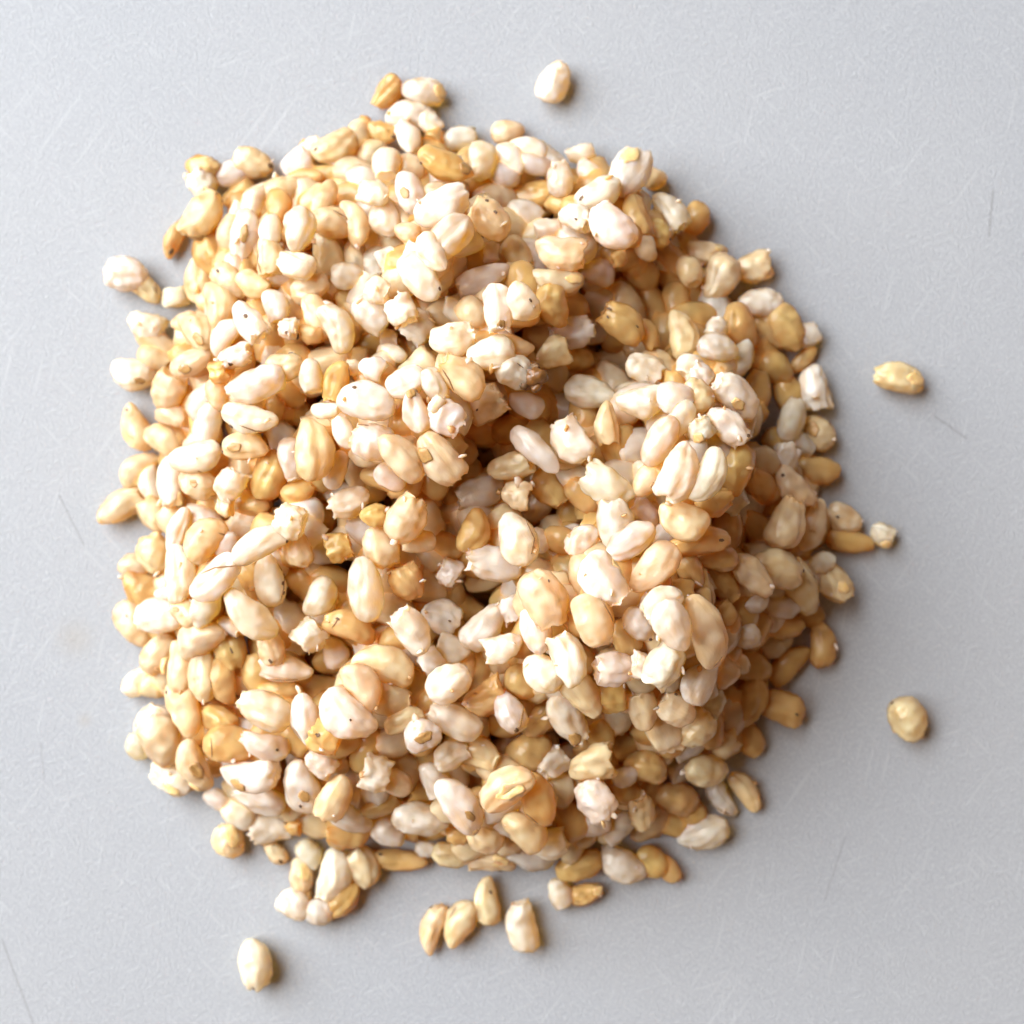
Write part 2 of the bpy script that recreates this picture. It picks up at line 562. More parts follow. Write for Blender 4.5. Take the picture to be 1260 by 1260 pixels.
OUT = [(235,300),(255,230),(330,215),(372,195),(480,160),(545,160),(650,178),(720,198),(790,210),(838,262),(915,325),(970,400),(995,475),(1003,560),
       (1015,640),(1022,705),(996,790),(950,880),(905,965),(850,1020),(780,1050),(710,1082),(640,1072),(560,1062),(470,1055),(395,1080),(345,1030),(285,1000),
       (220,955),(190,900),(182,840),(175,740),(178,690),(175,630),(185,560),(180,480),(205,400),(232,345)]
POLY = np.array(OUT, float)
# clumps that stand up and hollows that sink in: x, y, radius, height in mm
BUMPS = [(800,680,190,3.5),(840,770,85,5.5),(860,560,80,5.0),(500,530,105,3.5),(550,290,80,3.0),(760,260,70,3.5),(640,1000,80,4.0),(440,880,75,2.5),(300,690,95,1.5),
         (320,300,80,1.5),(300,470,80,1.2),(620,395,60,1.8),(740,740,70,2.5),
         (700,480,50,-5.0),(590,585,50,-6.0),(665,645,38,-6),(700,905,55,-6.0),(395,830,42,-5),(480,435,45,-4.5),(745,425,50,-5.5),(605,735,48,-5.5),
         (790,420,80,-4.0),(940,500,60,-3.5),(930,850,60,-4),(420,300,45,-3),(620,230,55,-2.5),(575,700,40,-2.0),(450,650,45,-2.0),(520,620,30,-2.5),(790,930,40,-2.5)]

# open gaps between the grains where one sees deep into the heap
GAPS = [(590,575),(640,600),(665,642),(582,725),(765,889),(786,908),(743,421),(772,466),(587,554),(542,392),(482,402),(440,440),(523,426),(447,585),(386,810),
        (243,687),(392,822),(600,728),(789,521),(789,614),(691,595),(533,985),(696,974),(990,440),(927,647),(888,854),(827,943),(741,298),(482,231),(611,291),
        (240,478),(228,542),(381,502),(395,621),(480,612),(690,905),(640,690),(720,640),(430,712),(505,650),(860,470),(930,540),(905,820)]

def edge_dist(x, y):
    p = np.array([x, y], float)
    a = POLY; b = np.roll(POLY, -1, axis=0)
    ab = b - a
    t = np.clip(((p - a) * ab).sum(1) / (ab * ab).sum(1), 0, 1)
    d = np.hypot(*(a + ab * t[:, None] - p).T).min()
    inside = (((a[:, 1] > y) != (b[:, 1] > y)) & (x < (b[:, 0] - a[:, 0]) * (y - a[:, 1]) / (b[:, 1] - a[:, 1] + 1e-9) + a[:, 0])).sum() % 2
    return d if inside else -d

def heap_height(x, y, relief=1.0):
    d = edge_dist(x, y)
    if d <= 0:
        return 0.0
    h = 20.0 * (1 - math.exp(-(d / 118.0) ** 0.92))
    k = min(1, d / 60.0) * relief
    for bx, by, r, a in BUMPS:
        h += k * a * math.exp(-((x - bx) ** 2 + (y - by) ** 2) / (r * r))
    return max(h, 0) * 0.001

def place(px, py, z):
    s = FRAME / 1260.0 * (DIST - z) / DIST
    return Vector(((px - 630) * s, (630 - py) * s, z)), s

def surface_normal(px, py):
    e = 22.0
    dx = (heap_height(px + e, py, .5) - heap_height(px - e, py, .5))
    dy = (heap_height(px, py - e, .5) - heap_height(px, py + e, .5))
    run = 2 * e * FRAME / 1260
    return Vector((-dx / run, -dy / run, 1.0)).normalized()

# ------------------------------------------------------------------ materials
def nt_material(name):
    m = bpy.data.materials.new(name); m.use_nodes = True
    nt = m.node_tree; b = nt.nodes['Principled BSDF']
    return m, nt, b

def grain_material():
    m, nt, b = nt_material('cooked_rice')
    N, Lk = nt.nodes.new, nt.links.new
    att = N('ShaderNodeVertexColor'); att.layer_name = 'tone'
    tc = N('ShaderNodeTexCoord')
    n1 = N('ShaderNodeTexNoise'); n1.inputs['Scale'].default_value = 700; n1.inputs['Detail'].default_value = 3
    st = N('ShaderNodeMapping'); st.inputs['Scale'].default_value = (.3, 1, 1); Lk(tc.outputs['Object'], st.inputs['Vector'])
    Lk(st.outputs['Vector'], n1.inputs['Vector'])
    n2 = N('ShaderNodeTexNoise'); n2.inputs['Scale'].default_value = 1700; n2.inputs['Detail'].default_value = 2
    Lk(tc.outputs['Object'], n2.inputs['Vector'])
    # cloudy starch inside the grain: a slight milky variation
    ramp = N('ShaderNodeMapRange'); ramp.inputs['From Min'].default_value = .35; ramp.inputs['From Max'].default_value = .7
    Lk(n1.outputs['Fac'], ramp.inputs['Value'])
    mix = N('ShaderNodeMix'); mix.data_type = 'RGBA'; mix.blend_type = 'MULTIPLY'
    mix.inputs['B'].default_value = (0.97, 0.93, 0.85, 1)
    Lk(ramp.outputs['Result'], mix.inputs['Factor']); Lk(att.outputs['Color'], mix.inputs['A'])
    Lk(mix.outputs['Result'], b.inputs['Base Color'])
    b.subsurface_method = 'BURLEY'
    b.inputs['Subsurface Weight'].default_value = .85
    b.inputs['Subsurface Radius'].default_value = (1.0, .80, .45)
    b.inputs['Subsurface Scale'].default_value = .0011
    rr = N('ShaderNodeMapRange'); rr.inputs['To Min'].default_value = .10; rr.inputs['To Max'].default_value = .36
    Lk(n1.outputs['Fac'], rr.inputs['Value']); Lk(rr.outputs['Result'], b.inputs['Roughness'])
    b.inputs['IOR'].default_value = 1.42
    b.inputs['Coat Weight'].default_value = .8; b.inputs['Coat Roughness'].default_value = .07; b.inputs['Coat IOR'].default_value = 1.36
    b1 = N('ShaderNodeBump'); b1.inputs['Strength'].default_value = .42; b1.inputs['Distance'].default_value = .0004
    Lk(n1.outputs['Fac'], b1.inputs['Height'])
    b2 = N('ShaderNodeBump'); b2.inputs['Strength'].default_value = .32; b2.inputs['Distance'].default_value = .00012
    Lk(n2.outputs['Fac'], b2.inputs['Height']); Lk(b1.outputs['Normal'], b2.inputs['Normal'])
    Lk(b2.outputs['Normal'], b.inputs['Normal'])
    # light goes through a cooked grain and comes out warmer
    tr = N('ShaderNodeBsdfTranslucent')
    warm = N('ShaderNodeMix'); warm.data_type = 'RGBA'; warm.blend_type = 'MULTIPLY'; warm.inputs['Factor'].default_value = 1
    warm.inputs['B'].default_value = (1.0, .74, .18, 1)
    Lk(mix.outputs['Result'], warm.inputs['A']); Lk(warm.outputs['Result'], tr.inputs['Color'])
    Lk(b2.outputs['Normal'], tr.inputs['Normal'])
    ms = N('ShaderNodeMixShader'); ms.inputs[0].default_value = .52
    Lk(b.outputs[0], ms.inputs[1]); Lk(tr.outputs[0], ms.inputs[2]); Lk(att.outputs['Alpha'], ms.inputs[0])   # how glassy the grain is
    rf = N('ShaderNodeBsdfRefraction'); rf.inputs['IOR'].default_value = 1.10; rf.inputs['Roughness'].default_value = .5
    Lk(warm.outputs['Result'], rf.inputs['Color']); Lk(b2.outputs['Normal'], rf.inputs['Normal'])
    ms2 = N('ShaderNodeMixShader'); ms2.inputs[0].default_value = .55
    Lk(tr.outputs[0], ms2.inputs[1]); Lk(rf.outputs[0], ms2.inputs[2]); Lk(ms2.outputs[0], ms.inputs[2])
    out = nt.nodes['Material Output']; Lk(ms.outputs[0], out.inputs['Surface'])
    return m

def bran_material(name, c1, c2, rough=.45, sss=.3):
    m, nt, b = nt_material(name)
    N, Lk = nt.nodes.new, nt.links.new
    tc = N('ShaderNodeTexCoord'); n1 = N('ShaderNodeTexNoise'); n1.inputs['Scale'].default_value = 1800
    Lk(tc.outputs['Object'], n1.inputs['Vector'])
    mx = N('ShaderNodeMix'); mx.data_type = 'RGBA'; mx.inputs['A'].default_value = (*c1, 1); mx.inputs['B'].default_value = (*c2, 1)
    Lk(n1.outputs['Fac'], mx.inputs['Factor']); Lk(mx.outputs['Result'], b.inputs['Base Color'])
    b.inputs['Roughness'].default_value = rough
    b.inputs['Subsurface Weight'].default_value = sss
    b.inputs['Subsurface Radius'].default_value = (1, .5, .2); b.inputs['Subsurface Scale'].default_value = .0006
    bp = N('ShaderNodeBump'); bp.inputs['Strength'].default_value = .5; bp.inputs['Distance'].default_value = .0002
    Lk(n1.outputs['Fac'], bp.inputs['Height']); Lk(bp.outputs['Normal'], b.inputs['Normal'])
    return m

def board_material():
    m, nt, b = nt_material('white_plastic_board')
    N, Lk = nt.nodes.new, nt.links.new
    tc = N('ShaderNodeTexCoord')
    def mapped(scale, rot=0.0, stretch=(1, 1, 1)):
        mp = N('ShaderNodeMapping'); mp.vector_type = 'TEXTURE'; mp.inputs['Rotation'].default_value = (0, 0, rot); mp.inputs['Scale'].default_value = tuple(1 / q for q in stretch)
        Lk(tc.outputs['Object'], mp.inputs['Vector'])
        n = N('ShaderNodeTexNoise'); n.inputs['Scale'].default_value = scale
        Lk(mp.outputs['Vector'], n.inputs['Vector'])
        return n
    def math_node(op, a, bb=None, c=None):
        n = N('ShaderNodeMath'); n.operation = op
        for i, v in enumerate((a, bb, c)):
            if v is None: continue
            if isinstance(v, (int, float)): n.inputs[i].default_value = v
            else: Lk(v, n.inputs[i])
        return n.outputs[0]
    grain = mapped(2300, .3, (1.25, .8, 1)); grain.inputs['Detail'].default_value = 2; grain.inputs['Roughness'].default_value = .6
    cloud = mapped(18); cloud.inputs['Detail'].default_value = 2
    # fine knife scratches in several directions, each a thresholded streak
    total = None
    for rot, sx, sy, sc, lo in ((.35, .08, 1, 1900, .73), (-.8, .07, 1, 2100, .73), (1.35, .06, 1, 1700, .73), (2.3, .08, 1, 2000, .73), (.95, .04, 1, 1500, .735)):
        s = mapped(sc, rot, (sx, sy, 1)); s.inputs['Detail'].default_value = 0
        r = N('ShaderNodeMapRange'); r.inputs['From Min'].default_value = lo; r.inputs['From Max'].default_value = lo + .08
        Lk(s.outputs['Fac'], r.inputs['Value'])
        total = r.outputs['Result'] if total is None else math_node('MAXIMUM', total, r.outputs['Result'])
    # the few long cuts one can see singly
    sep = N('ShaderNodeSeparateXYZ'); Lk(tc.outputs['Object'], sep.inputs[0])
    def cut(x0, y0, x1, y1, w):
        a = ((x0 - 630) * FRAME / 1260, (630 - y0) * FRAME / 1260); c = ((x1 - 630) * FRAME / 1260, (630 - y1) * FRAME / 1260)
        L = math.hypot(c[0] - a[0], c[1] - a[1]); ux, uy = (c[0] - a[0]) / L, (c[1] - a[1]) / L
        dx = math_node('SUBTRACT', sep.outputs[0], a[0]); dy = math_node('SUBTRACT', sep.outputs[1], a[1])
        along = math_node('ADD', math_node('MULTIPLY', dx, ux), math_node('MULTIPLY', dy, uy))
        off = math_node('ABSOLUTE', math_node('ADD', math_node('MULTIPLY', dx, -uy), math_node('MULTIPLY', dy, ux)))
        mid = math_node('ABSOLUTE', math_node('SUBTRACT', along, L / 2))
        inl = math_node('LESS_THAN', mid, L / 2)
        prof = N('ShaderNodeMapRange'); prof.inputs['From Min'].default_value = w; prof.inputs['From Max'].default_value = 0
        Lk(off, prof.inputs['Value'])
        return math_node('MULTIPLY', prof.outputs['Result'], inl)
    cuts = None
    for c in ((2, 1155, 42, 1262, .00022), (72, 608, 104, 672, .0002), (1222, 232, 1217, 292, .00026), (1150, 512, 1190, 540, .00024), (50, 912, 55, 966, .00014), (1040, 1030, 1014, 1110, .00013)):
        v = cut(*c); cuts = v if cuts is None else math_node('MAXIMUM', cuts, v)
    # base colour: off white, faintly mottled, with faint tea stains at the left edge and paler scuffed lines
    r = N('ShaderNodeMapRange'); r.inputs['From Min'].default_value = .3; r.inputs['From Max'].default_value = .7
    Lk(cloud.outputs['Fac'], r.inputs['Value'])
    mx = N('ShaderNodeMix'); mx.data_type = 'RGBA'; mx.inputs['A'].default_value = (.275,.287,.306,1); mx.inputs['B'].default_value = (.295,.304,.318,1)
    Lk(r.outputs['Result'], mx.inputs['Factor'])
    speck = N('ShaderNodeMapRange'); speck.inputs['From Min'].default_value = .42; speck.inputs['From Max'].default_value = .72; speck.inputs['To Max'].default_value = .45
    Lk(grain.outputs['Fac'], speck.inputs['Value'])
    m2 = N('ShaderNodeMix'); m2.data_type = 'RGBA'; m2.inputs['B'].default_value = (.415,.425,.44,1)
    Lk(math_node('MAXIMUM', speck.outputs['Result'], math_node('MULTIPLY', total, .38)), m2.inputs['Factor']); Lk(mx.outputs['Result'], m2.inputs['A'])
    m3 = N('ShaderNodeMix'); m3.data_type = 'RGBA'; m3.inputs['B'].default_value = (.17,.17,.17,1)
    Lk(math_node('MULTIPLY', cuts, .6), m3.inputs['Factor']); Lk(m2.outputs['Result'], m3.inputs['A'])
    def spot(x, y, rad):
        dx = math_node('SUBTRACT', sep.outputs[0], (x - 630) * FRAME / 1260); dy = math_node('SUBTRACT', sep.outputs[1], (630 - y) * FRAME / 1260)
        d = math_node('SQRT', math_node('ADD', math_node('MULTIPLY', dx, dx), math_node('MULTIPLY', dy, dy)))
        k = N('ShaderNodeMapRange'); k.interpolation_type = 'SMOOTHSTEP'
        k.inputs['From Min'].default_value = rad; k.inputs['From Max'].default_value = 0; Lk(d, k.inputs['Value'])
        return k.outputs['Result']
    st = math_node('MAXIMUM', spot(92, 785, .0042), spot(104, 886, .0016))
    m4 = N('ShaderNodeMix'); m4.data_type = 'RGBA'; m4.inputs['B'].default_value = (.28,.24,.18,1)
    Lk(math_node('MULTIPLY', st, .28), m4.inputs['Factor']); Lk(m3.outputs['Result'], m4.inputs['A'])
    Lk(m4.outputs['Result'], b.inputs['Base Color'])
    b.inputs['Roughness'].default_value = .55; b.inputs['Specular IOR Level'].default_value = .3
    b.inputs['IOR'].default_value = 1.5
    hgt = grain.outputs['Fac']
    bp = N('ShaderNodeBump'); bp.inputs['Strength'].default_value = .38; bp.inputs['Distance'].default_value = .00030
    Lk(hgt, bp.inputs['Height']); Lk(bp.outputs['Normal'], b.inputs['Normal'])
    return m

M_RICE = grain_material()
M_GERM = bran_material('brown_germ', (.26, .13, .035), (.50, .29, .10))
M_TAN = bran_material('tan_bran', (.62, .40, .15), (.78, .56, .28), .4, .6)
M_DARK = bran_material('dark_tip', (.06, .028, .01), (.20, .10, .035), .6, 0)
M_HAIR = bran_material('bran_hair', (.20, .10, .03), (.34, .18, .06), .5, .1)
M_CHAR = bran_material('charred_bran', (.05, .02, .006), (.28, .12, .03), .35, .1)
M_BOARD = board_material()

# ------------------------------------------------------------------ cutting board
bm = bmesh.new()
bmesh.ops.create_cube(bm, size=1)
for v in bm.verts:
    v.co = (v.co.x * .42, v.co.y * .32, v.co.z * .012 - .006)
bmesh.ops.bevel(bm, geom=[e for e in bm.edges], offset=.002, segments=3, affect='EDGES')
me = bpy.data.meshes.new('cutting_board'); bm.to_mesh(me); bm.free(); me.materials.append(M_BOARD)
board = bpy.data.objects.new('cutting_board', me); COL.objects.link(board)
board['kind'] = 'structure'
board['label'] = 'pale grey white plastic cutting board with fine knife scratches'

# ------------------------------------------------------------------ grain shapes
TONES = {'W': (.93, .90, .83), 'I': (.90, .80, .55), 'Y': (.885, .70, .29), 'O': (.84, .61, .26), 'T': (.905, .89, .825)}  # O: own golden colour, plus amber shade painted onto lower-lying grains
BRAN = np.array((.70, .42, .13))

def fbm(P, scale, seed, octaves=2):
    off = Vector((seed * 7.13 % 91, seed * 3.71 % 83, seed * 1.93 % 77))
    out = np.empty(len(P))
    for i, p in enumerate(P):
        q = Vector(p) * scale + off
        s = noise.noise(q)
        if octaves > 1: s += .5 * noise.noise(q * 2.1)
        out[i] = s
    return out

def ring_noise(PH, seed, f):
    """noise that closes on itself round the grain"""
    ph = PH[0]
    v = np.array([noise.noise(Vector((math.cos(p) * f, math.sin(p) * f, seed * .731 % 97))) for p in ph])
    return np.broadcast_to(v, PH.shape)

def grain_mesh_data(L, W, form, tone, seed, nu=32, nv=24):
    """verts (N,3) in metres, long axis x, up z; faces; vertex colours"""
    r = random.Random(seed)
    th = np.linspace(0, math.pi, nu + 1)[1:-1]
    ph = np.linspace(0, 2 * math.pi, nv, endpoint=False)
    TH, PH = np.meshgrid(th, ph, indexing='ij')
    pw = r.uniform(.76, .96)
    x = -np.cos(TH); rad = np.sin(TH) ** pw
    rad = rad * (1 + r.uniform(-.26, .26) * x)
    coat = np.zeros_like(x); torn = np.zeros_like(x)
    if form in 'wgs' and r.random() < .38: cuts = [(r.choice((-1, 1)), r.uniform(.70, .93))]        # many whole grains have one blunt chewed end
    elif form == 'b': cuts = [(1 if r.random() < .7 else -1, r.uniform(.45, .75))]
    elif form == 'f': cuts = [(1, r.uniform(.4, .7)), (-1, r.uniform(.5, .8))]
    else: cuts = []
    for q, (side, tc) in enumerate(cuts):
        rim = tc + .20 * ring_noise(PH, seed + q * 3, .9) + .20 * ring_noise(PH, seed + q * 3 + 40, 2.6)
        rim = tc + (rim - tc) * (.6 if form != 'b' else .85)
        rim = rim + (.24 if form == 'b' else .12) * np.clip(ring_noise(PH, seed + q + 80, 1.3) - .12, 0, 1)
        thc = math.acos(-tc) if side > 0 else math.acos(tc)
        s = np.clip((TH - thc) / (math.pi - thc), 0, 1) if side > 0 else np.clip((thc - TH) / thc, 0, 1)
        rc = math.sin(thc) ** pw * (1 + .10 * ring_noise(PH, seed + q + 60, 1.2))
        sel = s > 0
        x2 = side * (rim * (1 - s ** 1.4) + (tc - r.uniform(-.06, .14)) * s ** 1.4)
        lift = np.clip((side * x - tc + .35) / .35, 0, 1)
        x = np.where(sel, x2, x + side * (rim - tc) * lift)
        rad = np.where(sel, rc * (1 - s ** 2.2), rad * (1 - lift) + lift * rc * rad / (math.sin(thc) ** pw))
        coat = coat - sel * .6; torn = np.maximum(torn, np.where(sel, 1.0, lift))
    # long seams and ridges of the split coat
    seam_phi = math.pi / 2 + r.uniform(-.8, .8)
    dphi = (PH - seam_phi + math.pi) % (2 * math.pi) - math.pi + .3 * np.sin(1.6 * x + r.uniform(0, 6))
    if form == 's':
        rad = rad * (1 - .20 * np.exp(-(dphi / .15) ** 2) + .06 * np.exp(-((dphi - .40) / .18) ** 2) + .018 * np.cos(7 * PH + 1.5 * x))
        coat = coat + .75 * np.exp(-((dphi - .1) / .35) ** 2)
    elif r.random() < .75:
        rad = rad * (1 - .13 * np.exp(-(dphi / .13) ** 2) + .06 * np.exp(-((dphi - .3) / .16) ** 2) + .010 * np.cos(r.randint(5, 8) * PH + x))
        coat = coat + .4 * np.exp(-(dphi / .22) ** 2)
    # thin lips of coat standing up beside a tear
    for q in range(r.randint(0, 2) if form in 'wgb' else 0 if form == 's' else 2):
        lp = r.uniform(.25, .8) * r.choice((-1, 1)); x0 = r.uniform(-.5, .5); wd = r.uniform(.25, .55)
        dd = dphi - lp + .3 * x
        rad = rad * (1 + r.uniform(.06, .15) * np.exp(-(dd / .13) ** 2) * np.exp(-((x - x0) / wd) ** 2) - .07 * np.exp(-((dd - .28) / .15) ** 2) * np.exp(-((x - x0) / wd) ** 2))
        coat = coat + .8 * np.exp(-(dd / .15) ** 2) * np.exp(-((x - x0) / wd) ** 2)
    Hh = r.uniform(.72, .95)
    X = x * .5; Y = rad * np.cos(PH) * .5 * W / L; Z = rad * np.sin(PH) * .5 * W / L * Hh
    bend = r.uniform(-.13, .13); bz = r.uniform(-.08, .08)
    Y = Y + bend * (.5 - x * x); Z = Z + bz * (.5 - x * x)
    P = np.stack([X, Y, Z], -1).reshape(-1, 3)
    ends = np.array([P[:nv].mean(0), P[-nv:].mean(0)])
    P = np.vstack([P, ends]); coat = np.append(coat.reshape(-1), [0, 0]); torn = np.append(torn.reshape(-1), [1, 1])
    # flats where neighbouring grains press
    hw = .5 * W / L
    for q in range(r.randint(2, 4)):
        a = r.uniform(0, 2 * math.pi); d = np.array([r.uniform(-.55, .55), math.cos(a), math.sin(a)]); d /= np.linalg.norm(d)
        ext = hw * math.hypot(math.cos(a), Hh * math.sin(a)) * r.uniform(.78, .98)
        e = P @ d - ext * (1 + .5 * abs(d[0]))
        P = P - np.outer(np.clip(e, 0, None) * r.uniform(.4, .8), d)
    nrm = P.copy(); nrm[:, 0] *= .35
    nrm /= np.linalg.norm(nrm, axis=1)[:, None] + 1e-6
    amp = {'w': .032, 'g': .03, 's': .035, 'b': .05, 'f': .065}[form]
    n1 = fbm(P, 4.4, seed, 2)
    P = P + nrm * (n1 * amp * 1.3 * W / L)[:, None]
    if form in 'bf':
        n2 = np.abs(fbm(P, 9, seed + 5, 2)); P = P - nrm * (n2 * (.02 + .10 * torn) * W / L)[:, None]
    if nu > 30:
        n2 = fbm(P * np.array([.6, 1, 1]), 13, seed + 6, 2); P = P + nrm * (n2 * (.016 + .035 * torn) * W / L)[:, None]
    P = P * L
    # colour: coat left on in patches and towards one end
    n3 = fbm(P / L, 2.6, seed + 9, 2)
    k = {'W': .08, 'I': .18, 'Y': .26, 'O': .30, 'T': .03}[tone]
    mask = np.clip(k + .72 * n3 + .30 * coat + r.choice((-1, 1)) * .25 * P[:, 0] / L, 0, 1) * (.75 if tone != 'T' else .45)
    base = np.array(TONES[tone]) * np.array([1 + r.uniform(-.02, .015), 1 + r.uniform(-.015, .02), 1 + r.uniform(-.09, .06)])
    col = base[None] * (1 - mask[:, None]) + BRAN[None] * mask[:, None]
    faces = []
    nr = nu - 1
    for i in range(nr - 1):
        for j in range(nv):
            faces.append((i * nv + j, i * nv + (j + 1) % nv, (i + 1) * nv + (j + 1) % nv, (i + 1) * nv + j))
    e0, e1 = nr * nv, nr * nv + 1
    for j in range(nv):
        faces.append((e0, (j + 1) % nv, j)); faces.append((e1, (nr - 1) * nv + j, (nr - 1) * nv + (j + 1) % nv))
    glass = {'W': .44, 'I': .54, 'Y': .64, 'O': .60, 'T': .58}[tone]
    n4 = fbm(P / L, 5.5, seed + 13, 1)
    col = np.hstack([col, np.clip(glass - .25 * mask[:, None] + .28 * n4[:, None], .25, .85)])
    return P, faces, np.clip(col, 0, 1)

def make_mesh(name, P, faces, col, mat):
    me = bpy.data.meshes.new(name)
    me.from_pydata([tuple(p) for p in P], [], faces)
    me.polygons.foreach_set('use_smooth', [True] * len(me.polygons))
    if col is not None:
        a = me.color_attributes.new('tone', 'FLOAT_COLOR', 'POINT')
        a.data.foreach_set('color', np.hstack([col, np.ones((len(col), 4 - col.shape[1]))]).astype(np.float32).ravel())
    me.materials.append(mat)
    return me

def grain_matrix(px, py, ang, z, tilt_k, r):
    loc, s = place(px, py, z)
    n = surface_normal(px, py)
    n = (n * tilt_k + Vector((0, 0, 1)) * (1 - tilt_k)).normalized()
    if tilt_k > 0:
        n = (n + Vector((r.uniform(-.22, .22), r.uniform(-.22, .22), 0))).normalized()
    a = math.radians(-ang)
    xax = Vector((math.cos(a), math.sin(a), 0))
    xax = (xax - n * xax.dot(n)).normalized()
    yax = n.cross(xax)
    R = Matrix((xax, yax, n)).transposed().to_4x4()
    return Matrix.Translation(loc) @ R, s

# ------------------------------------------------------------------ read the survey
GR = []
LAYER = .0039
for (ox, oy), text in SURVEY.items():
    for line in text.strip().splitlines():
        a, _, lab = line.partition('|')
        u, v, L, W, ang, lay, form, tone = a.split()
        px, py = ox + float(u) / 4.2, oy + float(v) / 4.2
        g = dict(px=px, py=py, L=float(L) / 4.2, W=float(W) / 4.2, ang=float(ang), form=form, tone=tone, label=lab.strip(), loose=lay == 'L', lay=0 if lay == 'L' else float(lay))
        GR.append(g)
for i, g in enumerate(GR):
    g['id'] = i
    r = random.Random(1000 + i)
    wmm = g['W'] * FRAME / 1260
    if g['loose']:
        z = wmm * .44
    else:
        z = heap_height(g['px'], g['py']) + g['lay'] * LAYER
        z = max(z, wmm * .44)
    g['z'] = z
    tk = 0.0 if g['loose'] or z < wmm * .6 else .55
    g['M'], s = grain_matrix(g['px'], g['py'], g['ang'], z, tk, r)
    g['Lm'], g['Wm'] = g['L'] * s * (1.0 if g['loose'] else 1.01), g['W'] * s * (1.04 if g['loose'] else 1.02)
    if tk:      # a grain lying on a slope is seen foreshortened
        c = abs(g['M'].col[0].xyz.normalized().z); g['Lm'] /= max(.8, math.sqrt(1 - c * c))

_gx = np.array([(g['px'], g['py'], g['lay']) for g in GR if not g['loose']])
def lay_field(px, py):
    w = np.exp(-((_gx[:, 0] - px) ** 2 + (_gx[:, 1] - py) ** 2) / 26.0 ** 2)
    return float((w * _gx[:, 2]).sum() / (w.sum() + .25))

order = sorted(GR, key=lambda g: -(1e6 if g['label'] else 0) - g['L'] * g['W'] * (1 + .22 * g['lay']))
THINGS = sorted(order[:300], key=lambda g: g['id'])
REST = order[300:]
# ------------------------------------------------------------------ labels for the grains without a label of their own
TW = {'W': 'white', 'I': 'ivory', 'Y': 'yellow', 'O': 'golden tan', 'T': 'glassy pale'}
FW = {'w': 'grain', 'g': 'pitted grain', 's': 'seamed grain', 'b': 'torn-ended grain', 'f': 'ragged fragment'}
SHORT = {}
for g in THINGS:
    if g['label']:
        SHORT[g['id']] = g['label']
used = set(SHORT.values())
def rel(g, k):
    dx, dy = g['px'] - k['px'], g['py'] - k['py']
    if abs(dx) > 2.2 * abs(dy): return 'right of' if dx > 0 else 'left of'
    if abs(dy) > 2.2 * abs(dx): return 'below' if dy > 0 else 'above'
    return ('lower' if dy > 0 else 'upper') + ' ' + ('right' if dx > 0 else 'left') + ' of'
for g in THINGS:
    if g['label']: continue
    size = 'small' if g['L'] * g['W'] < 1150 else ('big' if g['L'] * g['W'] > 2500 else ('slim' if g['W'] / g['L'] < .55 else ('stubby' if g['W'] / g['L'] > .78 else '')))
    pose = '' if g['W'] / g['L'] > .78 else ('lying flat across' if abs(g['ang']) < 18 else 'upright' if 65 < abs(g['ang']) < 115 else '')
    what = ' '.join(w for w in (size, 'upright' if pose == 'upright' else '', TW[g['tone']], FW[g['form']]) if w)
    near = sorted((k for k in THINGS if k['label']), key=lambda k: math.hypot(k['px'] - g['px'], k['py'] - g['py']))
    for k in near[:12]:
        words = SHORT[k['id']].split()
        cand = what + ' just ' + rel(g, k) + ' the ' + ' '.join(words)
        if len(cand.split()) > 16:
            core = SHORT[k['id']].split(',')[0].split()
            cand = what + ' ' + rel(g, k) + ' the ' + ' '.join(core)
        if len(cand.split()) > 16 or cand in used: continue
        g['auto'] = cand; used.add(cand); break
    else:
        g['auto'] = what + ' of the heap %s' % ('on its shaded side' if g['px'] > 700 else 'on its lit side')
        g['grp'] = True

# ------------------------------------------------------------------ build the grains
def grain_geo(g, nu=36, nv=34):
    return grain_mesh_data(g['Lm'], g['Wm'], g['form'], g['tone'], 400 + g['id'], nu, nv)

for g in THINGS:
    P, F, C = grain_geo(g)
    me = make_mesh('rice_grain', P, F, C, M_RICE)
    o = bpy.data.objects.new('rice_grain', me)
    COL.objects.link(o)
    o.matrix_world = g['M']
    lab = g['label'] or g['auto']
    if 'grain' not in lab and not g['label']: lab = 'rice ' + lab
    o['label'] = lab.replace('grain', 'rice grain', 1) if 'rice' not in lab and len(lab.split()) < 16 else lab
    o['category'] = 'rice grain'
    o['group'] = 'loose rice grains around the heap' if g['loose'] else 'rice grains in the heap'
    g['obj'] = o
    Mw = np.array(g['M'])
    g['wP'] = P @ Mw[:3, :3].T + Mw[:3, 3]
    g['F'] = F

# ------------------------------------------------------------------ germ pits, dark tips, tan ends and hair lines: parts of their grain
CAM = Vector((0, 0, DIST))
trees = {}
def hit(px, py):
    d = (place(px, py, 0.0)[0] - CAM).normalized()
    best = None
    for g in THINGS:
        if math.hypot(g['px'] - px, g['py'] - py) > g['L'] * .75 + 12: continue
        t = trees.get(g['id'])
        if t is None:
            t = trees[g['id']] = BVHTree.FromPolygons([Vector(p) for p in g['wP']], g['F'])
        loc, nor, idx, dist = t.ray_cast(CAM, d)
        if loc is None:
            loc, nor, idx, dist = t.find_nearest(place(px, py, g['z'])[0])
            if loc is None or dist > .0009: continue
            dist = (loc - CAM).length + .002
        if best is None or dist < best[0]:
            best = (dist, loc, nor, g)
    return best

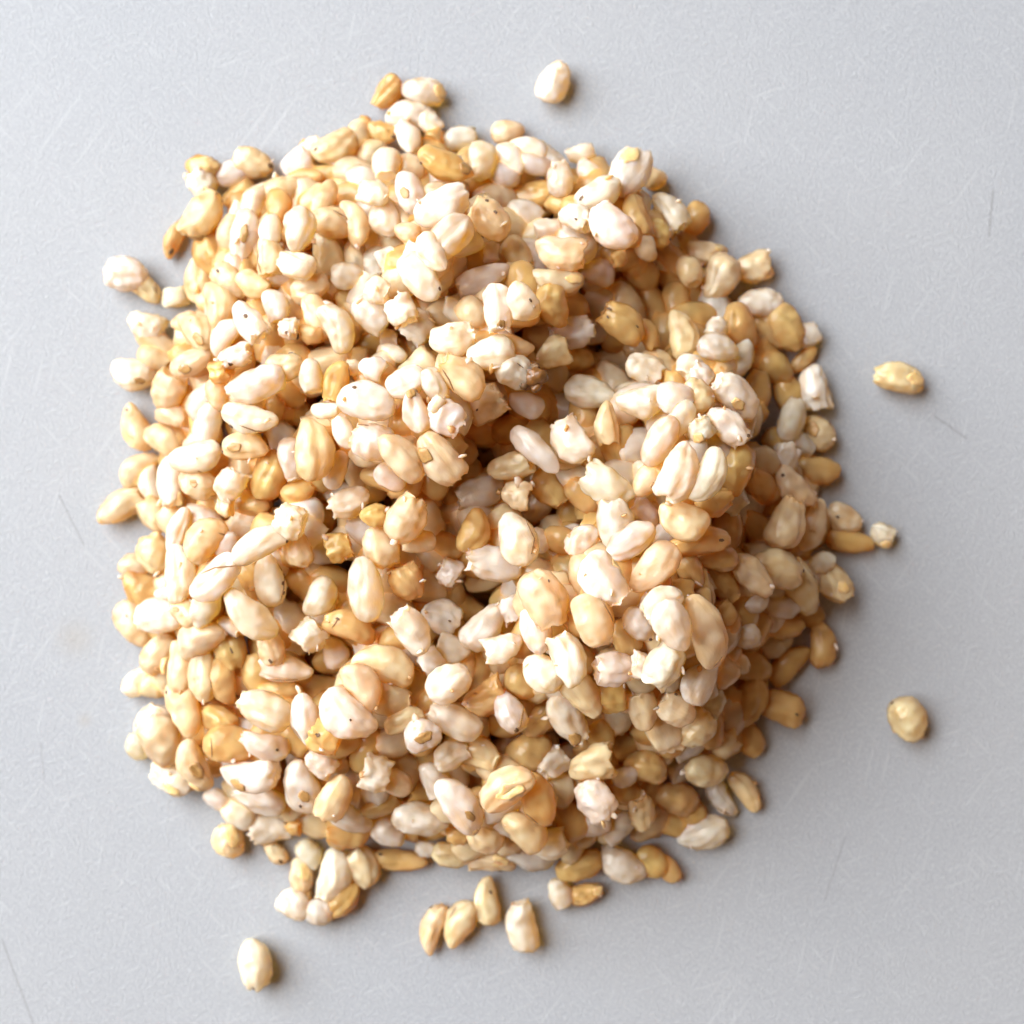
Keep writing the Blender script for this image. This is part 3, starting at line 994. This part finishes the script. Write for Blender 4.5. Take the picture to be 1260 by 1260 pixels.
def patch_mesh(name, size, seed, mat, kind):
    """a small uneven lens of bran: kind pit (sunk middle with a rim), cap (domed) or crumb (wrinkled)"""
    r = random.Random(seed)
    nr, na = 5, 18
    asp = r.uniform(.55, .8)
    P = [(0, 0, 0)]
    for i in range(1, nr + 1):
        q = i / nr
        for j in range(na):
            a = 2 * math.pi * j / na
            w = 1 + .14 * math.sin(2 * a + seed) + .10 * math.sin(5 * a + seed * 2.1)
            if kind == 'pit': h = .07 * math.sin(q * math.pi) * (.6 + .4 * math.sin(a + seed)) + .03 * (1 - q)
            elif kind == 'cap': h = .10 * (1 - q * q)
            else: h = .52 * math.sqrt(max(0, 1 - q * q)) + .16 * math.sin(7 * a + 5 * q + seed) * (1 - q) + .10 * math.sin(4 * a - 11 * q)
            P.append((size * .5 * q * w * math.cos(a), size * .5 * asp * q * w * math.sin(a), size * .5 * h))
    if kind == 'pit': P[0] = (0, 0, size * .015)
    elif kind == 'cap': P[0] = (0, 0, size * .05)
    else: P[0] = (0, 0, size * .28)
    base = len(P)
    F = [(0, 1 + j, 1 + (j + 1) % na) for j in range(na)]
    for i in range(nr - 1):
        for j in range(na):
            a, b = 1 + i * na + j, 1 + i * na + (j + 1) % na
            F.append((a, a + na, b + na, b))
    for j in range(na):       # a skirt that sinks into the grain
        p = P[1 + (nr - 1) * na + j]; P.append((p[0] * .8, p[1] * .8, -size * .30))
    for j in range(na):
        a, b = 1 + (nr - 1) * na + j, 1 + (nr - 1) * na + (j + 1) % na
        F.append((a, base + j, base + (j + 1) % na, b))
    F.append(tuple(base + j for j in range(na))[::-1])
    return make_mesh(name, np.array(P), F, None, mat)

def child(name, me, parent, Mw):
    o = bpy.data.objects.new(name, me); COL.objects.link(o)
    o.parent = parent
    o.matrix_parent_inverse = Matrix.Identity(4)
    o.matrix_basis = parent.matrix_world.inverted() @ Mw
    return o

def frame_at(loc, nor, g):
    x = g['M'].col[0].xyz.normalized()
    x = (x - nor * x.dot(nor))
    x = x.normalized() if x.length > .1 else nor.orthogonal().normalized()
    y = nor.cross(x)
    return Matrix.Translation(loc) @ Matrix((x, y, nor)).transposed().to_4x4()

def tube_mesh(name, pts, nors, rad, mat):
    P, F = [], []
    n = len(pts); k = 6
    for i in range(n):
        t = (pts[min(n - 1, i + 1)] - pts[max(0, i - 1)]).normalized()
        b = t.cross(nors[i]).normalized(); u = b.cross(t)
        rr = rad * (1 - .75 * abs(2 * i / (n - 1) - 1) ** 3)
        for j in range(k):
            a = 2 * math.pi * j / k
            P.append(pts[i] + (b * math.cos(a) * 1.2 + u * math.sin(a) * .8) * rr)
    for i in range(n - 1):
        for j in range(k):
            F.append((i * k + j, i * k + (j + 1) % k, (i + 1) * k + (j + 1) % k, (i + 1) * k + j))
    F.append(tuple(range(k))[::-1]); F.append(tuple((n - 1) * k + j for j in range(k)))
    return make_mesh(name, np.array(P), F, None, mat)

bpy.context.view_layer.update()
PXM = FRAME / 1260
seed = 0
for (ox, oy), text in MARKS.items():
    for item in text.split(';'):
        f = item.split(); kind = f[0]; v = [float(q) for q in f[1:]]
        seed += 1
        if kind in 'GDBC':
            h = hit(ox + v[0] / 4.2, oy + v[1] / 4.2)
            if h is None or v[2] < 5: continue
            _, loc, nor, g = h
            if nor.z < 0: nor = -nor
            size = v[2] * {'G': 1.3, 'D': .85, 'B': 1.6, 'C': 1.25}[kind] / 4.2 * PXM * (DIST - loc.z) / DIST
            nm, mt, kd = {'G': ('germ_pit', M_GERM, 'pit'), 'D': ('dark_tip', M_DARK, 'cap'), 'B': ('tan_bran', M_TAN, 'cap'), 'C': ('charred_end', M_CHAR, 'crumb')}[kind]
            fm = frame_at(loc, nor, g)
            pm = patch_mesh(nm, size, seed, mt, kd)
            if kd != 'crumb':       # the stain follows the curve of the grain
                t = trees[g['id']]; inv = fm.inverted()
                for vtx in pm.vertices:
                    if vtx.co.z < -size * .2: continue
                    q, qn, _, _ = t.find_nearest(fm @ Vector((vtx.co.x, vtx.co.y, 0)))
                    vtx.co = inv @ (q + qn * (max(vtx.co.z, 0) * .5 + .00011))
            child(nm, pm, g['obj'], fm)
            if kind == 'C':
                for k in range(5):
                    a = k * 1.3; p = loc + Vector((math.cos(a), math.sin(a), .1)) * size * .33
                    child('charred_crumb', patch_mesh('charred_crumb', size * .42, seed + k, M_DARK if k % 2 else M_CHAR, 'crumb'), g['obj'], frame_at(p, nor, g))
        else:
            pts = [(ox + v[i] / 4.2, oy + v[i + 1] / 4.2) for i in range(0, len(v), 2)]
            mid = pts[len(pts) // 2] if len(pts) > 2 else ((pts[0][0] + pts[1][0]) / 2, (pts[0][1] + pts[1][1]) / 2)
            h = hit(*mid)
            if h is None: continue
            g = h[3]; t = trees[g['id']]
            W3, N3 = [], []
            for i in range(len(pts) - 1):
                for q in range(5 if i < len(pts) - 2 else 6):
                    a = q / 5
                    x, y = pts[i][0] * (1 - a) + pts[i + 1][0] * a, pts[i][1] * (1 - a) + pts[i + 1][1] * a
                    loc, nor, idx, dist = t.ray_cast(CAM, (place(x, y, 0)[0] - CAM).normalized())
                    if loc is None: continue
                    if nor.z < 0: nor = -nor
                    W3.append(loc + nor * .00003); N3.append(nor)
            if len(W3) < 3: continue
            inv = g['M'].inverted()
            me = tube_mesh('bran_hair', [inv @ p for p in W3], [(inv.to_3x3() @ n) for n in N3], .00010, M_HAIR)
            child('bran_hair', me, g['obj'], g['M'])

# ------------------------------------------------------------------ loose starch and bran flakes stuck to the torn grains: too small to count
FP, FF, FC = [], [], []
fr = random.Random(77)
def add_flake(p, n, size, col):
    t = n.orthogonal().normalized(); t = Matrix.Rotation(fr.uniform(0, 6.28), 3, n) @ t
    up = (n * fr.uniform(.25, 1.0) + t * fr.uniform(-1, 1)).normalized(); side = up.cross(t).normalized() if abs(up.dot(t)) < .95 else n.orthogonal().normalized()
    nrm = up.cross(side); base = len(FP); m = 7; curl = fr.uniform(-.5, .5)
    ring = []
    for k in range(m):
        a = math.pi * 2 * k / m
        rr = size * .5 * fr.uniform(.6, 1.15)
        u, v = rr * math.cos(a) * .7, rr * math.sin(a)
        ring.append(p + side * u + up * (v + size * .22) + nrm * (curl * (u * u + v * v) / size))
    th = nrm * size * .09
    for q in ring: FP.append(q + th * .4)
    for q in ring: FP.append(q - th)
    c = sum(ring, Vector()) / m; FP.append(c + th); FP.append(c - th * 1.4)
    for k in range(m):
        j = (k + 1) % m
        FF.append((base + k, base + j, base + m + j, base + m + k)); FF.append((base + j, base + k, base + 2 * m)); FF.append((base + m + k, base + m + j, base + 2 * m + 1))
    FC.extend([col] * (2 * m + 2))
for g in THINGS:
    if g['loose']: continue
    P = g['wP']; cen = P.mean(0)
    for k in range({'f': 2, 'b': 2}.get(g['form'], 1 if fr.random() < .6 else 0)):
        for _ in range(20):
            i = fr.randrange(len(P)); d = Vector(P[i] - cen).normalized()
            if d.z > .15: break
        white = fr.random() < .7
        add_flake(Vector(P[i]) - d * .00012, d, fr.uniform(.0006, .0017), (.93, .89, .80, .5) if white else (.82, .60, .30, .5))
fl = bpy.data.objects.new('rice_flakes', make_mesh('rice_flakes', np.array([tuple(p) for p in FP]), FF, np.array(FC), M_RICE)); COL.objects.link(fl)
fl['kind'] = 'stuff'; fl['label'] = 'tiny white and tan flakes of starch and bran clinging to the torn grains'; fl['category'] = 'flakes'

# ------------------------------------------------------------------ the grains past the first 300 and those deep in the heap: one mass
AP, AF, AC = [], [], []
def add_mass(P, F, C, Mw):
    Mw = np.array(Mw)
    base = sum(len(p) for p in AP)
    AP.append(P @ Mw[:3, :3].T + Mw[:3, 3]); AC.append(C)
    AF.extend(tuple(i + base for i in f) for f in F)
for g in REST:
    P, F, C = grain_geo(g, 20, 14); add_mass(P, F, C, g['M'])
lib = {}
n_fill = 0
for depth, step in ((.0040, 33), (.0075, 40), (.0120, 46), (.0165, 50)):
    y = 120.0
    while y < 1120:
        x = 130.0
        while x < 1070:
            px, py = x + rng.uniform(-.42, .42) * step, y + rng.uniform(-.42, .42) * step
            x += step
            d = edge_dist(px, py)
            if d < (6 if depth < .004 else 16): continue
            gap = min(math.hypot(px - a, py - b) for a, b in GAPS)
            if d > 55 and gap < (13 if depth < .006 else 0): continue
            z = heap_height(px, py, 1.15) + min(lay_field(px, py), 2.5) * LAYER * .9 - depth * rng.uniform(.85, 1.15)
            if z < .0012: continue
            form = rng.choice('wwwsbbbb'); tone = rng.choice('IOOTOI' if depth < .006 else 'OOI')  # mostly golden tones, more so deeper: amber glow and shade painted into buried grains
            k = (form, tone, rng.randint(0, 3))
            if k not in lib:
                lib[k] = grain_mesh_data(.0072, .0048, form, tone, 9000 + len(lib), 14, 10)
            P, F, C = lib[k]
            r = random.Random(int(px * 31 + py * 17))
            Mw, s = grain_matrix(px, py, rng.uniform(0, 180), max(z, .0021), .5, r)
            sc = rng.uniform(.85, 1.1)
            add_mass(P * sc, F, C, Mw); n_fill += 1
        y += step
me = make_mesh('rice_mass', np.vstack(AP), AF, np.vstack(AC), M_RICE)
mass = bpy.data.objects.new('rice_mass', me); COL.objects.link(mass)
mass['kind'] = 'stuff'
mass['label'] = 'cooked brown rice packed between and under the upper grains of the heap'
mass['category'] = 'rice'
print('grains', len(THINGS), 'rest', len(REST), 'fill', n_fill)
